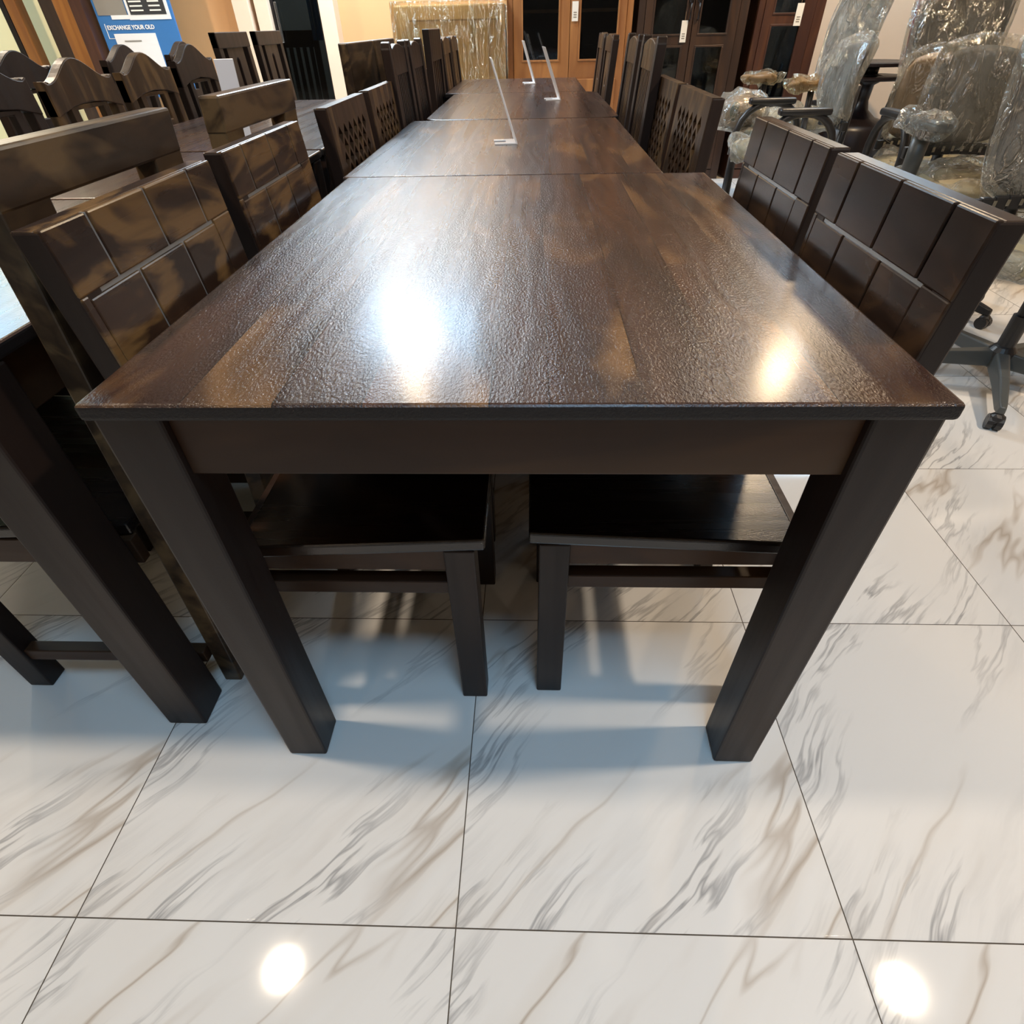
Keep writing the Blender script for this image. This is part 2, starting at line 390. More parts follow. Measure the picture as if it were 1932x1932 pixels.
# ------------------------------------------------------------------ tables
def table(x0, x1, y0, y1, label, group, mat='top', round_c=0.0, name='dining_table', legw=.0715, z=.76, apron_in=.012, tt=.019):
    cx, cy = (x0 + x1) / 2, y0
    t = thing(name, (cx, cy, 0), 0, label, 'table', group)
    w, d = (x1 - x0) / 2, y1 - y0
    bm = bmesh.new()
    r = round_c
    if r:
        pts = []
        for (px, py, a0) in ((w - r, r, -90), (w - r, d - r, 0), (-w + r, d - r, 90), (-w + r, r, 180)):
            for k in range(7):
                a = math.radians(a0 + 15 * k); pts.append((px + r * math.cos(a), py + r * math.sin(a)))
        vs = [bm.verts.new((p[0], p[1], z - tt)) for p in pts]
        f = bm.faces.new(vs); ex = bmesh.ops.extrude_face_region(bm, geom=[f])
        for g in ex['geom']:
            if isinstance(g, bmesh.types.BMVert): g.co.z = z
    else:
        box(bm, (-w, 0, z - tt), (w, d, z))
    obj('tabletop', bm, M[mat], t, .005, seg=3)
    i = .0135
    for sx in (-1, 1):
        for yy in (i, d - i - legw):
            xa = -w + .001 if sx < 0 else w - .001 - legw
            bx('leg', (xa, yy, 0), (xa + legw, yy + legw, z - tt), M['leg'], t, .004)
    a = apron_in + i; th = .02; zz = (z - .103, z - tt - .0005)
    ap = bmesh.new()
    box(ap, (-w + legw, a, zz[0]), (w - legw, a + th, zz[1]))
    obj('apron', ap, M['rail'], t, .002)
    ap = bmesh.new(); box(ap, (-w + legw, d - a - th, zz[0]), (w - legw, d - a, zz[1])); obj('apron', ap, M['rail'], t, .002)
    for xa in (-w + a, w - a - th):
        ap = bmesh.new(); box(ap, (xa, i + legw, zz[0]), (xa + th, d - i - legw, zz[1])); obj('apron', ap, M['rail'], t, .002)
    return t
G1 = 'dining tables in the centre row'
table(-.462, .415, 0, 1.114, 'nearest dark wooden dining table with glossy plank top, in front of everything', G1)
table(-.475, .318, 1.118, 2.19, 'second dining table in the centre row, carrying the nearest clear stand', G1)
table(-.43, .335, 2.20, 3.30, 'third dining table in the centre row, with rounded corners', G1, mat='top_plain', round_c=.07)
table(-.48, .28, 3.31, 4.33, 'farthest table of the centre row, in front of the honey oak cabinet', G1, mat='top_plain')
G2 = 'dining tables in the left row'
table(-1.46, -.648, .058, .915, 'dark table at the left photo edge with a white glare on its top', G2, mat='top_plain', legw=.077)
table(-1.46, -.648, .925, 1.535, 'small table in the left row, behind the wide plank-back chair', G2, mat='top_plain')
table(-1.44, -.648, 1.555, 3.13, 'long far table in the left row with a frosted stand near its front', G2, mat='top_plain')

# ------------------------------------------------------------------ dining chairs
def rect(y0, z0, y1, z1): return [(y0, z0), (y1, z0), (y1, z1), (y0, z1)]

def chair(kind, w, depth, h, name, label, group, wood_back, k=.10, sh=.445, tp=.032, wf=None, rake0=False, low=False):
    """local frame: sits facing +X, inner face of the back at x=0, origin on the floor"""
    wf = wf or w
    t = thing(name, (0, 0, 0), 0, label, 'chair', group)
    hw, hf = w / 2, wf / 2
    pw = {'plank': .082, 'plank_tall': .09, 'arch': .04, 'splat': .045, 'tear': .045, 'slat': .05, 'tall': .05}.get(kind, .04)
    def lean(bm):
        for v in bm.verts:
            if rake0: v.co.x -= k * v.co.z
            elif v.co.z > sh: v.co.x -= k * (v.co.z - sh)
    ear = {'slat': .012, 'arch': -.055}.get(kind, 0.0)
    # rear legs run up into the back posts
    for s in (-1, 1):
        b = bmesh.new(); y0, y1 = (-hw, -hw + pw) if s < 0 else (hw - pw, hw)
        zt = h + ear
        if kind in ('slat', 'arch', 'tear'):
            ol = [(y0, 0), (y1, 0), (y1, zt - .02), (y1 - .012, zt - .004), ((y0 + y1) / 2, zt), (y0 + .012, zt - .004), (y0, zt - .02)]
        else:
            ol = [(y0, 0), (y1, 0), (y1, zt), (y0, zt)]
        ol = [(y, z) for y, z in ol]
        # split at seat height so the lean bends there
        b2 = bmesh.new(); plate(b2, ol, -tp, 0)
        bmesh.ops.bisect_plane(b2, geom=b2.verts[:] + b2.edges[:] + b2.faces[:], plane_co=(0, 0, sh), plane_no=(0, 0, 1))
        join(b, b2); lean(b)
        obj('leg', b, wood_back if kind in ('plank', 'plank_tall', 'arch', 'splat') else M['leg'], t, .003)
    for s in (-1, 1):
        ya = -hf if s < 0 else hf - .042
        bx('leg', (depth - .055, ya, 0), (depth - .005, ya + .042, sh - .025), M['leg'], t, .003)
    # seat
    b = bmesh.new()
    pts = [(0.002, -hw + .001), (depth + .012, -hf), (depth + .012, hf), (0.002, hw - .001)]
    lo = [b.verts.new((x, y, sh - .024)) for x, y in pts]; hi = [b.verts.new((x, y, sh)) for x, y in pts]
    b.faces.new(lo[::-1]); b.faces.new(hi)
    for i in range(4): b.faces.new((lo[i], lo[(i + 1) % 4], hi[(i + 1) % 4], hi[i]))
    obj('seat', b, M['seat'], t, .005, seg=3)
    # side and front rails, side stretchers
    for s in (-1, 1):
        ya = s * (hf - .02)
        bx('side_rail', (0, ya - .01, sh - .078), (depth - .05, ya + .01, sh - .025), M['rail'], t, .002)
        bx('stretcher', (-.002, ya - .013, .085 if low else sh - .132), (depth - .05, ya + .013, .115 if low else sh - .103), M['rail'], t, .002)
    bx('front_rail', (depth - .035, -hf + .04, sh - .078), (depth - .015, hf - .04, sh - .025), M['rail'], t, .002)
    bx('back_rail', (-.026, -hw + pw, sh - .09), (-.006, hw - pw, sh - .025), M['rail'], t, .002)
    i = hw - pw
    def part(nm, b, mat=None, bev=.003):
        lean(b); return obj(nm, b, mat or wood_back, t, bev)
    if kind == 'brick':
        # board flush with the posts, carved with a staggered brick pattern of grooves
        b = bmesh.new(); zb = h - .235
        box(b, (-tp + .001, -hw + .0006, zb), (-.0065, hw - .0006, h + .0004))
        g = .0020; gh = .0023; zm = h - (.07 if wood_back is M['brick'] else .081)
        top = [-1.0, -.6, 0.02, .62, 1.0]; bot = [-.93, -.4, .19, .7]
        for q in range(4):
            ya = top[q] * hw + (g if q else .0006); yb = top[q + 1] * hw - (g if q < 3 else .0006)
            box(b, (-.0068, ya, zm + gh), (.0012, yb, h + .0008))
        for q in range(3):
            box(b, (-.0068, bot[q] * hw + (g if q else 0), zb), (.0012, bot[q + 1] * hw - (g if q < 2 else 0), zm - gh))
        box(b, (-.0068, -hw + .0006, zb), (.0012, -.93 * hw, zm + gh)); box(b, (-.0068, .7 * hw, zb), (.0012, hw - .0006, zm + gh))
        part('backrest', b, None, .0022)
        b = bmesh.new(); box(b, (-.0068, -.925 * hw, zm - gh - .0004), (-.0012, .695 * hw, zm + gh + .0004)); part('groove_glint', b, M['glint' if wood_back is M['brick_dark'] else 'glint_soft'], 0)  # strip added to paint the light caught along the horizontal groove
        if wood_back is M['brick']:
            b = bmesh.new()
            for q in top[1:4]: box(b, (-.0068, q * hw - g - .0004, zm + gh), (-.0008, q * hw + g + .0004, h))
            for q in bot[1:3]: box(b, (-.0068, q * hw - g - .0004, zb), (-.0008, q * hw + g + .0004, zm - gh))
            part('groove_glint', b, M['glint_soft'], 0)  # upright grooves get the same painted highlight
    elif kind == 'lattice':
        b = bmesh.new(); z0, z1 = h - .255, h + .001
        cols, rows = 6, 7
        ya, yb, za, zc = -hw + .04, hw - .04, z0 + .01, h - .048
        dy, dz = (yb - ya) / cols, (zc - za) / rows
        holes = []
        for r_ in range(rows):
            n_ = cols if r_ % 2 == 0 else cols - 1
            for c_ in range(n_):
                yc = ya + dy * (c_ + .5 + (0 if r_ % 2 == 0 else .5)); zz = za + dz * (r_ + .5)
                holes.append([(yc - dy * .36, zz), (yc, zz - dz * .72), (yc + dy * .36, zz), (yc, zz + dz * .72)])
        # keep a full web between stacked diamonds
        holes = [[(y, z) for y, z in hlo] for hlo in holes]
        plate(b, [(-hw + .0006, z0), (hw - .0006, z0), (hw - .0006, z1), (-hw + .0006, z1)], -tp * .75, .0012, holes)
        part('backrest', b, None, 0)
    elif kind in ('plank', 'plank_tall'):
        rh = .056 if kind == 'plank' else .15
        b = bmesh.new(); box(b, (-tp - .001, -hw - .001, h - rh), (.001, hw + .001, h + .002)); part('top_rail', b, None, .004)
        b = bmesh.new(); box(b, (-tp + .006, -i, sh + .05), (-.006, i, sh + .1)); part('lower_rail', b)
    elif kind == 'slat':
        n = 10; ol = [(-i - .002, h - .085), (i + .002, h - .085)]
        for q in range(n + 1):
            u = q / n; ol.append((i + .002 - u * (2 * i + .004), h - .014 + .018 * (math.sin(u * PI)) - .0))
        b = bmesh.new(); plate(b, ol, -tp * .85, -.004); part('top_rail', b)
        b = bmesh.new(); box(b, (-tp * .8, -i, sh + .06), (-.006, i, sh + .1)); part('lower_rail', b)
        for q in range(8):
            y = -i + (q + .5) * 2 * i / 8
            b = bmesh.new(); box(b, (-tp * .7, y - .010, sh + .1), (-.008, y + .010, h - .085)); part('slat', b, None, .002)
    elif kind == 'arch':
        n = 20; ol = [(-hw, h - .145)]
        for q in range(n + 1):
            u = q / n; s_ = abs(2 * u - 1)
            ol.append((-hw + u * w, h - .062 + .058 * (.5 + .5 * math.cos(PI * min(1, s_ * 1.12))) + (.008 if s_ > .9 else 0)))
        ol += [(hw, h - .145), (hw * .5, h - .125), (0, h - .118), (-hw * .5, h - .125)]
        b = bmesh.new(); plate(b, ol, -tp, .002); part('crest_rail', b)
        zb = sh + .08
        b = bmesh.new(); plate(b, rect(-i * .72, zb, i * .72, h - .122), -tp * .8, -.004, [rect(-i * .48, h - .215, i * .48, h - .135)]); part('splat', b)
        b = bmesh.new(); box(b, (-tp * .8, -i, zb - .045), (-.004, i, zb)); part('lower_rail', b)
    elif kind in ('splat', 'tear'):
        b = bmesh.new()
        if kind == 'splat':
            box(b, (-tp, -hw, h - .06), (.002, hw, h))
        else:
            plate(b, [(-i, h - .07), (i, h - .07), (i, h - .012), (i * .4, h - .001), (0, h + .003), (-i * .4, h - .001), (-i, h - .012)], -tp, .001)
        part('top_rail', b)
        s2 = i * .66; zb = sh + .06
        if kind == 'splat':
            cz = h - .115; hole = [(-.017, cz - .10), (.017, cz - .10)] + [(.017 * math.cos(a * PI / 6), cz + .017 * math.sin(a * PI / 6)) for a in range(7)]
        else:
            cz = h - .2; hole = [(.0, cz + .075)] + [(-.02 * math.sin(a * PI / 8), cz + .02 * math.cos(a * PI / 8)) for a in range(2, 15)]
        b = bmesh.new(); plate(b, rect(-s2, zb, s2, h - .058), -tp * .8, -.004, [hole]); part('splat', b)
        b = bmesh.new(); box(b, (-tp * .8, -i, zb - .045), (-.004, i, zb)); part('lower_rail', b)
    elif kind == 'tall':
        b = bmesh.new(); box(b, (-tp, -i, h - .12), (.0, i, h)); part('top_rail', b)
        for q in range(5):
            y = -i + (q + .5) * 2 * i / 5
            b = bmesh.new(); box(b, (-tp * .8, y - .018, sh + .02), (-.008, y + .018, h - .12)); part('slat', b, None, .002)
    return t
def put(t, x, yc, rz=0.0):
    t.location = (x, yc, 0); t.rotation_euler = (0, 0, rz); return t

GB = 'carved-back dining chairs at the nearest table'
c = chair('brick', .396, .37, .889, 'dining_chair', 'nearest left chair with golden brick-carved back, tucked under the near table', GB, M['brick'], wf=.352)
put(c, -.455, .318)
dup(c, (-.463, .782, 0), 0, 'second left chair with golden brick-carved back, behind the nearest one', GB)
c = chair('brick', .392, .405, .884, 'dining_chair', 'nearest right chair, large dark back with carved brick grooves', GB, M['brick_dark'], wf=.345)
put(c, .412, .331, PI)
dup(c, (.418, .765, 0), PI, 'second right chair with dark brick-carved back, beyond the nearest right one', GB)
GL = 'lattice-back chairs at the second table'
c = chair('lattice', .40, .38, .889, 'dining_chair', 'left lattice-back chair, the nearer of two at the second table', GL, M['brown'])
put(c, -.468, 1.415)
dup(c, (-.468, 1.885, 0), 0, 'left lattice-back chair, the farther one at the second table', GL)
dup(c, (.40, 1.475, 0), PI, 'right lattice-back chair at the second table, nearest and showing its brown side', GL)
dup(c, (.40, 1.925, 0), PI, 'right lattice-back chair, the farther one at the second table', GL)
GS = 'slatted high-back chairs at the third table'
c = chair('slat', .36, .36, .985, 'dining_chair', 'slatted high-back chair left of the third table, nearer one', GS, M['black_wood'], k=.08)
put(c, -.462, 2.25)
dup(c, (-.462, 2.66, 0), 0, 'slatted high-back chair left of the third table, farther one', GS)
c2 = chair('slat', .37, .36, .985, 'dining_chair', 'brown slatted chair with eared top, right of the third table, nearer one', GS, M['brown'], k=.08)
put(c2, .372, 2.2, PI)
dup(c2, (.372, 2.66, 0), PI, 'brown slatted chair with eared top, right of the third table, farther one', GS)
c = chair('tall', .42, .38, 1.024, 'dining_chair', 'tall black square-topped chair left between the third and fourth tables', 'dark chairs along the centre row', M['black_wood'], k=.03)
put(c, -.475, 3.2)
dup(c, (-2.22, 6.35, 0), -PI / 2, 'dark chair added beyond the glass door in place of a reflected chair', 'dark chairs along the centre row')  # stands in for chairs mirrored in the door glass
GT = 'teardrop-cut chairs at the fourth table'
c = chair('tear', .38, .36, .985, 'dining_chair', 'left chair with a teardrop cut-out at the farthest table, nearer one', GT, M['brown'], k=.08)
put(c, -.455, 3.68)
dup(c, (-.455, 4.09, 0), 0, 'left chair with a teardrop cut-out at the farthest table, farther one', GT)
dup(c, (.36, 3.5, 0), PI, 'right chair with a teardrop cut-out at the farthest table, nearer one', GT)
dup(c, (.36, 3.98, 0), PI, 'right chair with a teardrop cut-out at the farthest table, farther one', GT)
# left row, chairs that turn their backs to the centre row
GP = 'plank-back chairs on the right side of the left row'
c = chair('plank', .41, .42, .948, 'dining_chair', 'wide plank-back chair at the left photo edge, back to the centre row', GP, M['plank'], k=.052, rake0=True, low=True, tp=.036, wf=.45)
put(c, -.654, .378, PI)
dup(c, (-.654, .97, 0), PI, 'plank-back chair beside the second carved left chair, frosted stand behind it', GP)
c = chair('plank_tall', .41, .36, .995, 'dining_chair', 'deep-railed brown chair at the long left table, nearer one', GP, M['plank'], k=-.02)
put(c, -.66, 2.23, PI)
dup(c, (-.66, 2.67, 0), PI, 'deep-railed brown chair at the long left table, farther one', GP)
GA = 'arched-crest chairs on the far side of the left row'
c = chair('arch', .37, .36, .985, 'dining_chair', 'arched-crest chair with a window in its splat, second from the left photo edge', GA, M['brown'], k=.05)
put(c, -1.47, 1.83)
dup(c, (-1.47, 2.26, 0), 0, 'arched-crest chair with a window in its splat, third from the left photo edge', GA)
c3 = chair('arch', .36, .36, 1.0, 'dining_chair', 'dark arched-crest chair cut by the left photo edge', GA, M['leg'], k=.05)
put(c3, -1.47, 1.40)
dup(c3, (-1.47, 2.68, 0), 0, 'dark arched-crest chair standing right of the blue poster', GA)
for x_, y_, lb in ((-2.0, 2.2, 'dark arched chair in the row behind, below the timber posts'), (-2.0, 2.95, 'dark arched chair in the row behind, in front of the blue poster'), (-2.0, 3.55, 'dark arched chair in the row behind, nearest the peach wall'), (-2.0, 1.65, 'dark arched chair in the row behind, at the left photo edge')):
    dup(c3, (x_, y_, 0), PI, lb, 'arched chairs of the row behind')
GC = 'slotted-splat chairs at the far end of the left row'
c = chair('splat', .40, .36, 1.03, 'dining_chair', 'slotted-splat chair in front of the peach wall, left one', GC, M['leg'], k=.05)
put(c, -1.49, 3.22)
dup(c, (-1.49, 3.74, 0), 0, 'slotted-splat chair in front of the glass door, right one', GC)

# ------------------------------------------------------------------ price stands
def stand(x, y, z, w, hgt, tilt, rz, label, mat, foot=.065, printed=False):
    t = thing('display_stand', (x, y, z), rz, label, 'stand', 'display stands on the tables')
    b = bmesh.new(); dx = -math.tan(tilt) * hgt
    for s in (0,):
        v = []
        for xx in (0, .005):
            v += [b.verts.new((xx, -w / 2, 0)), b.verts.new((xx, w / 2, 0)), b.verts.new((xx + dx, w / 2, hgt)), b.verts.new((xx + dx, -w / 2, hgt))]
        for f in ((0, 1, 2, 3), (7, 6, 5, 4), (0, 4, 5, 1), (1, 5, 6, 2), (2, 6, 7, 3), (3, 7, 4, 0)): b.faces.new([v[i] for i in f])
    obj('panel', b, mat, t, .0008)
    b = bmesh.new()
    box(b, (-foot, -w / 2, 0), (0.002, -w / 2 + w * .3, .004)); box(b, (-foot, w / 2 - w * .3, 0), (.002, w / 2, .004)); box(b, (-foot * .45, -w / 2 + w * .3, 0), (.002, w / 2 - w * .3, .004))
    obj('foot', b, mat, t, .0008)
    if printed:
        b = bmesh.new()
        for q in range(7):
            zz = hgt * (.12 + .12 * q)
            for (ya, yb) in ((-.4, -.05), (.02, .38)):
                if (q + (ya > 0)) % 3 == 0: continue
                x1 = .0056 - math.tan(tilt) * zz; x2 = .0056 - math.tan(tilt) * (zz + .008)
                vs = [b.verts.new((x1, ya * w, zz)), b.verts.new((x1, yb * w, zz)), b.verts.new((x2, yb * w, zz + .008)), b.verts.new((x2, ya * w, zz + .008))]
                b.faces.new(vs)
        obj('print', b, M['black_print'], t)
    return t
stand(-.058, 1.62, .76, .085, .205, math.radians(19), .10, 'clear upright stand nearest the camera, on the second table', M['white_plastic'])
stand(.119, 2.9, .76, .09, .195, math.radians(22), .12, 'clear stand on the third table, right of the other far one', M['white_plastic'])
stand(0.0, 3.9, .76, .12, .2, math.radians(19), .12, 'printed white stand on the farthest table', M['white_plastic'], printed=True)
stand(-.905, 1.60, .76, .055, .215, math.radians(6), -1.45, 'frosted white stand on the left row, behind the plank-back chair', M['acrylic'])

# ------------------------------------------------------------------ cabinets at the back
def cabinet(x0, x1, yf, label, cats, mat, xs, panes, shelves, depth=.38, h=1.95, tagpos=None, handles=(), rail=.05, lower=None):
    """xs: door edges; panes: list of (x0,x1,z0,z1) glazed openings"""
    cx = (x0 + x1) / 2
    t = thing(cats, (cx, yf, 0), 0, label, 'cabinet')
    w = (x1 - x0) / 2
    b = bmesh.new()
    box(b, (-w, .022, 0), (-w + .02, depth, h)); box(b, (w - .02, .022, 0), (w, depth, h))
    box(b, (-w + .02, depth - .012, 0), (w - .02, depth, h)); box(b, (-w + .02, .022, h - .02), (w - .02, depth - .012, h)); box(b, (-w + .02, .022, 0), (w - .02, depth - .012, .08))
    obj('carcass', b, mat, t, .003)
    bx('back_panel', (-w + .02, depth - .02, .08), (w - .02, depth - .0125, h - .02), M['leg'], t)
    b = bmesh.new()
    box(b, (-w, 0, 0), (xs[0] - cx, .022, h)); box(b, (xs[-1] - cx, 0, 0), (w, .022, h)); box(b, (xs[0] - cx, 0, 0), (xs[-1] - cx, .022, .07)); box(b, (xs[0] - cx, 0, h - .05), (xs[-1] - cx, .022, h))
    obj('front_frame', b, mat, t, .003)
    for z in shelves:
        bx('shelf', (-w + .02, .05, z - .01), (w - .02, depth - .012, z + .01), M['oak'] if mat == M['oak'] else mat, t, .002)
    for q in range(len(xs) - 1):
        a, c_ = xs[q] - cx + .002, xs[q + 1] - cx - .002
        mine = [p for p in panes if p[0] > xs[q] - .001 and p[1] < xs[q + 1] + .001]
        b = bmesh.new()
        plate(b, [(a, .075), (c_, .075), (c_, h - .055), (a, h - .055)], -.006, .018, [rect(p[0] - cx, p[2], p[1] - cx, p[3]) for p in mine])
        d = obj('door', b, mat, t, .003, mtx=Matrix(((0, 1, 0, 0), (1, 0, 0, 0), (0, 0, 1, 0), (0, 0, 0, 1))))
        for p in mine:
            bx('glass_pane', (p[0] - cx, .006, p[2]), (p[1] - cx, .010, p[3]), M['glass'], d)
            b2 = bmesh.new(); mo = .012
            for (u0, u1, w0, w1) in ((p[0] - cx - mo, p[1] - cx + mo, p[3], p[3] + mo), (p[0] - cx - mo, p[1] - cx + mo, p[2] - mo, p[2])):
                box(b2, (u0, -.012, w0), (u1, -.006, w1))
            for (u0, u1) in ((p[0] - cx - mo, p[0] - cx), (p[1] - cx, p[1] - cx + mo)): box(b2, (u0, -.012, p[2]), (u1, -.006, p[3]))
            obj('moulding', b2, mat, d, .002)
        if lower and q < len(lower):
            for (u0, u1, w0, w1) in lower[q]:
                b2 = bmesh.new(); box(b2, (u0 - cx, -.014, w0), (u1 - cx, -.006, w1)); obj('raised_panel', b2, mat, d, .005)
    for (hx, hz) in handles:
        b = bmesh.new()
        tube(b, [(hx - cx, -.006, hz + .05), (hx - cx, -.03, hz + .04), (hx - cx, -.034, hz), (hx - cx, -.03, hz - .04), (hx - cx, -.006, hz - .05)], .006, 8)
        blob(b, (hx - cx, -.016, hz + .06), (.018, .012, .018), sub=2)
        obj('handle', b, M['black_wood'], t, smooth=True)
    return t
PN = [(-.085, .181, .82, 1.75), (.349, .622, .82, 1.75)]
cab1 = cabinet(-.205, .735, 5.2, 'honey oak cabinet with two glazed doors, behind the far table', 'glazed_cabinet', M['oak'], (-.16, .268, .69),
        PN, (1.10, 1.42), lower=[[(-.10, .2, .2, .70)], [(.34, .64, .2, .70)]], handles=())
PN2 = [(.895, 1.125, .955, 1.75), (.885, 1.115, .33, .875), (1.24, 1.44, .955, 1.75), (1.235, 1.43, .33, .875)]
cabinet(.775, 1.585, 5.2, 'dark brown cabinet with glass doors and a hanging tag, right of the oak one', 'glazed_cabinet', M['teak'], (.825, 1.183, 1.52),
        PN2, (.915, 1.35), handles=((1.155, 1.08), (1.215, 1.08)))
PN3 = [(1.775, 1.98, 1.06, 1.75), (1.775, 1.98, .45, .985)]
cabinet(1.655, 2.14, 5.2, 'red-brown glazed cabinet with a white tag, beside the wrapped office chairs', 'glazed_cabinet', M['redwood'], (1.70, 2.07),
        PN3, (1.02,))
# dim contents seen as shapes behind the glass
def inside(nm, label, cat, c_, size, mat, grp=None):
    b = bmesh.new(); blob(b, (0, 0, size[2]), size, amp=.02, freq=9, power=.7)
    o = obj(nm, b, mat, None, smooth=True); o.location = c_; tag(o, label, cat, grp); return o
inside('wrapped_bundle', 'pale plastic-wrapped bundle behind the upper left pane of the dark cabinet', 'bundle', (1.01, 5.4, .927), (.085, .08, .12), M['film_milky'])
inside('wrapped_cushion', 'dark round cushion in crinkled plastic behind the lower right pane', 'cushion', (1.33, 5.38, .13), (.10, .08, .2), M['navy'])
# paper tags
def paper_tag(x, y, z0, z1, w, label, tilt=0.0):
    t = thing('price_tag', (x, y, z0), 0, label, 'tag', 'white price tags on the cabinets')
    b = bmesh.new(); box(b, (-w / 2, 0, 0), (w / 2, .0025, z1 - z0), (tilt, 0)); obj('card', b, M['switch'], t)
    b = bmesh.new(); tube(b, [(tilt, .001, z1 - z0 - .004), (tilt * 1.1, .001, z1 - z0 + .05)], .0012, 6); obj('string', b, M['card_dark'], t)
    b = bmesh.new()
    for q in range(3): box(b, (-w * .25, -.0006, .02 + q * .013), (w * .25, 0, .026 + q * .013))
    obj('print', b, M['grey_print'], t)
paper_tag(.303, 5.184, 1.04, 1.15, .046, 'white tag hanging on the middle of the honey oak cabinet')
paper_tag(1.125, 5.184, .905, 1.03, .045, 'cream tag hanging on the dark brown cabinet')
paper_tag(1.955, 5.184, .985, 1.11, .05, 'bright white tag hanging on the red-brown cabinet')

# ------------------------------------------------------------------ wrapped carton
t = thing('wrapped_carton', (-.64, 5.12, 0), 0, 'large brown cardboard carton in shiny stretch film, left of the oak cabinet', 'carton')
b = bmesh.new(); rbox(b, (-.41, .03, 0), (.42, .40, 1.15), .012); obj('cardboard_box', b, M['card'], t)
b = bmesh.new(); box(b, (-.31, .018, .12), (.29, .0295, 1.06)); obj('front_flap', b, M['card'], t, .002)
b = bmesh.new(); box(b, (.17, .010, .9), (.19, .0175, 1.06)); box(b, (-.3, .0165, 1.058), (.38, .024, 1.068)); obj('seam_tape', b, M['card_dark'], t)
b = bmesh.new()
NXF, NZF = 60, 70
for (ax, sgn) in (('f', 1),):
    grid = [[None] * (NZF + 1) for _ in range(NXF + 1)]
    for i_ in range(NXF + 1):
        for j_ in range(NZF + 1):
            x = -.43 + .87 * i_ / NXF; z = .002 + 1.17 * j_ / NZF
            d = noise.noise(Vector((x * 26, 3, z * 5))) * .012 + noise.noise(Vector((x * 9, 7, z * 14))) * .007
            edge = .02 * (abs(i_ / NXF * 2 - 1) ** 8)
            grid[i_][j_] = b.verts.new((x, -.006 + d + edge, z))
    for i_ in range(NXF):
        for j_ in range(NZF):
            b.faces.new((grid[i_][j_], grid[i_ + 1][j_], grid[i_ + 1][j_ + 1], grid[i_][j_ + 1]))
    back = [b.verts.new((-.43, .42, .002)), b.verts.new((-.43, .42, 1.17)), b.verts.new((.44, .42, .002)), b.verts.new((.44, .42, 1.17))]
    tops = [grid[i_][NZF] for i_ in range(NXF + 1)]
    b.faces.new(tops + [back[3], back[1]])
    b.faces.new([grid[0][j_] for j_ in range(NZF + 1)] + [back[1], back[0]])
    b.faces.new([grid[NXF][j_] for j_ in range(NZF + 1)] + [back[3], back[2]])
obj('stretch_film', b, M['film_gold'], t, smooth=True)

# ------------------------------------------------------------------ blue poster
t = thing('poster_board', (-3.14, 5.43, .62), 0, 'blue and white exchange poster standing at the back left', 'poster')
bx('panel', (-.33, 0, 0), (.29, .02, 1.2), M['blue'], t, .002)
bx('stand_leg', (-.3, .0, -.62), (-.27, .02, 0), M['black_wood'], t); bx('stand_leg', (.23, 0, -.62), (.26, .02, 0), M['black_wood'], t)
bx('grey_photo', (-.31, -.004, .52), (-.075, -.0005, .9), M['grey_print'], t)
bx('white_card', (-.065, -.004, .49), (.27, -.0005, .9), M['white_print'], t)
bx('black_table', (-.045, -.007, .52), (.245, -.0045, .62), M['black_print'], t, .004)
bx('white_card', (-.24, -.004, .05), (.10, -.0005, .41), M['white_print'], t)
b = bmesh.new(); box(b, (-.21, -.004, .495), (-.066, -.0008, .52)); obj('white_strip', b, M['white_print'], t)
b = bmesh.new()
for q in range(3):
    for r_ in range(2): box(b, (-.03 + r_ * .15, -.009, .54 + q * .026), (.07 + r_ * .14, -.0072, .549 + q * .026))
obj('table_rows', b, M['switch'], t)
def text(body, size, loc, mat, parent, bold=True):
    cu = bpy.data.curves.new('lettering', 'FONT'); cu.body = body; cu.size = size; cu.extrude = .001; cu.offset = .0012 if bold else 0
    o = bpy.data.objects.new('lettering', cu); C.objects.link(o)
    bpy.context.view_layer.update()
    me = bpy.data.meshes.new_from_object(o.evaluated_get(bpy.context.evaluated_depsgraph_get()))
    bpy.data.objects.remove(o)
    o = bpy.data.objects.new('lettering', me); C.objects.link(o); me.materials.clear(); me.materials.append(mat)
    o.parent = parent; o.location = loc; o.rotation_euler = (PI / 2, 0, 0)
    return o
text('EXCHANGE YOUR OLD', .036, (-.275, -.003, .435), M['white_print'], t)
b = bmesh.new(); box(b, (-.17, -.006, .36), (-.03, -.0045, .368)); obj('small_print', b, M['grey_print'], t)
b = bmesh.new(); box(b, (-.29, -.003, .38), (-.285, -.0005, .47)); box(b, (-.285, -.003, .38), (.02, -.0005, .383)); obj('rule', b, M['white_print'], t)

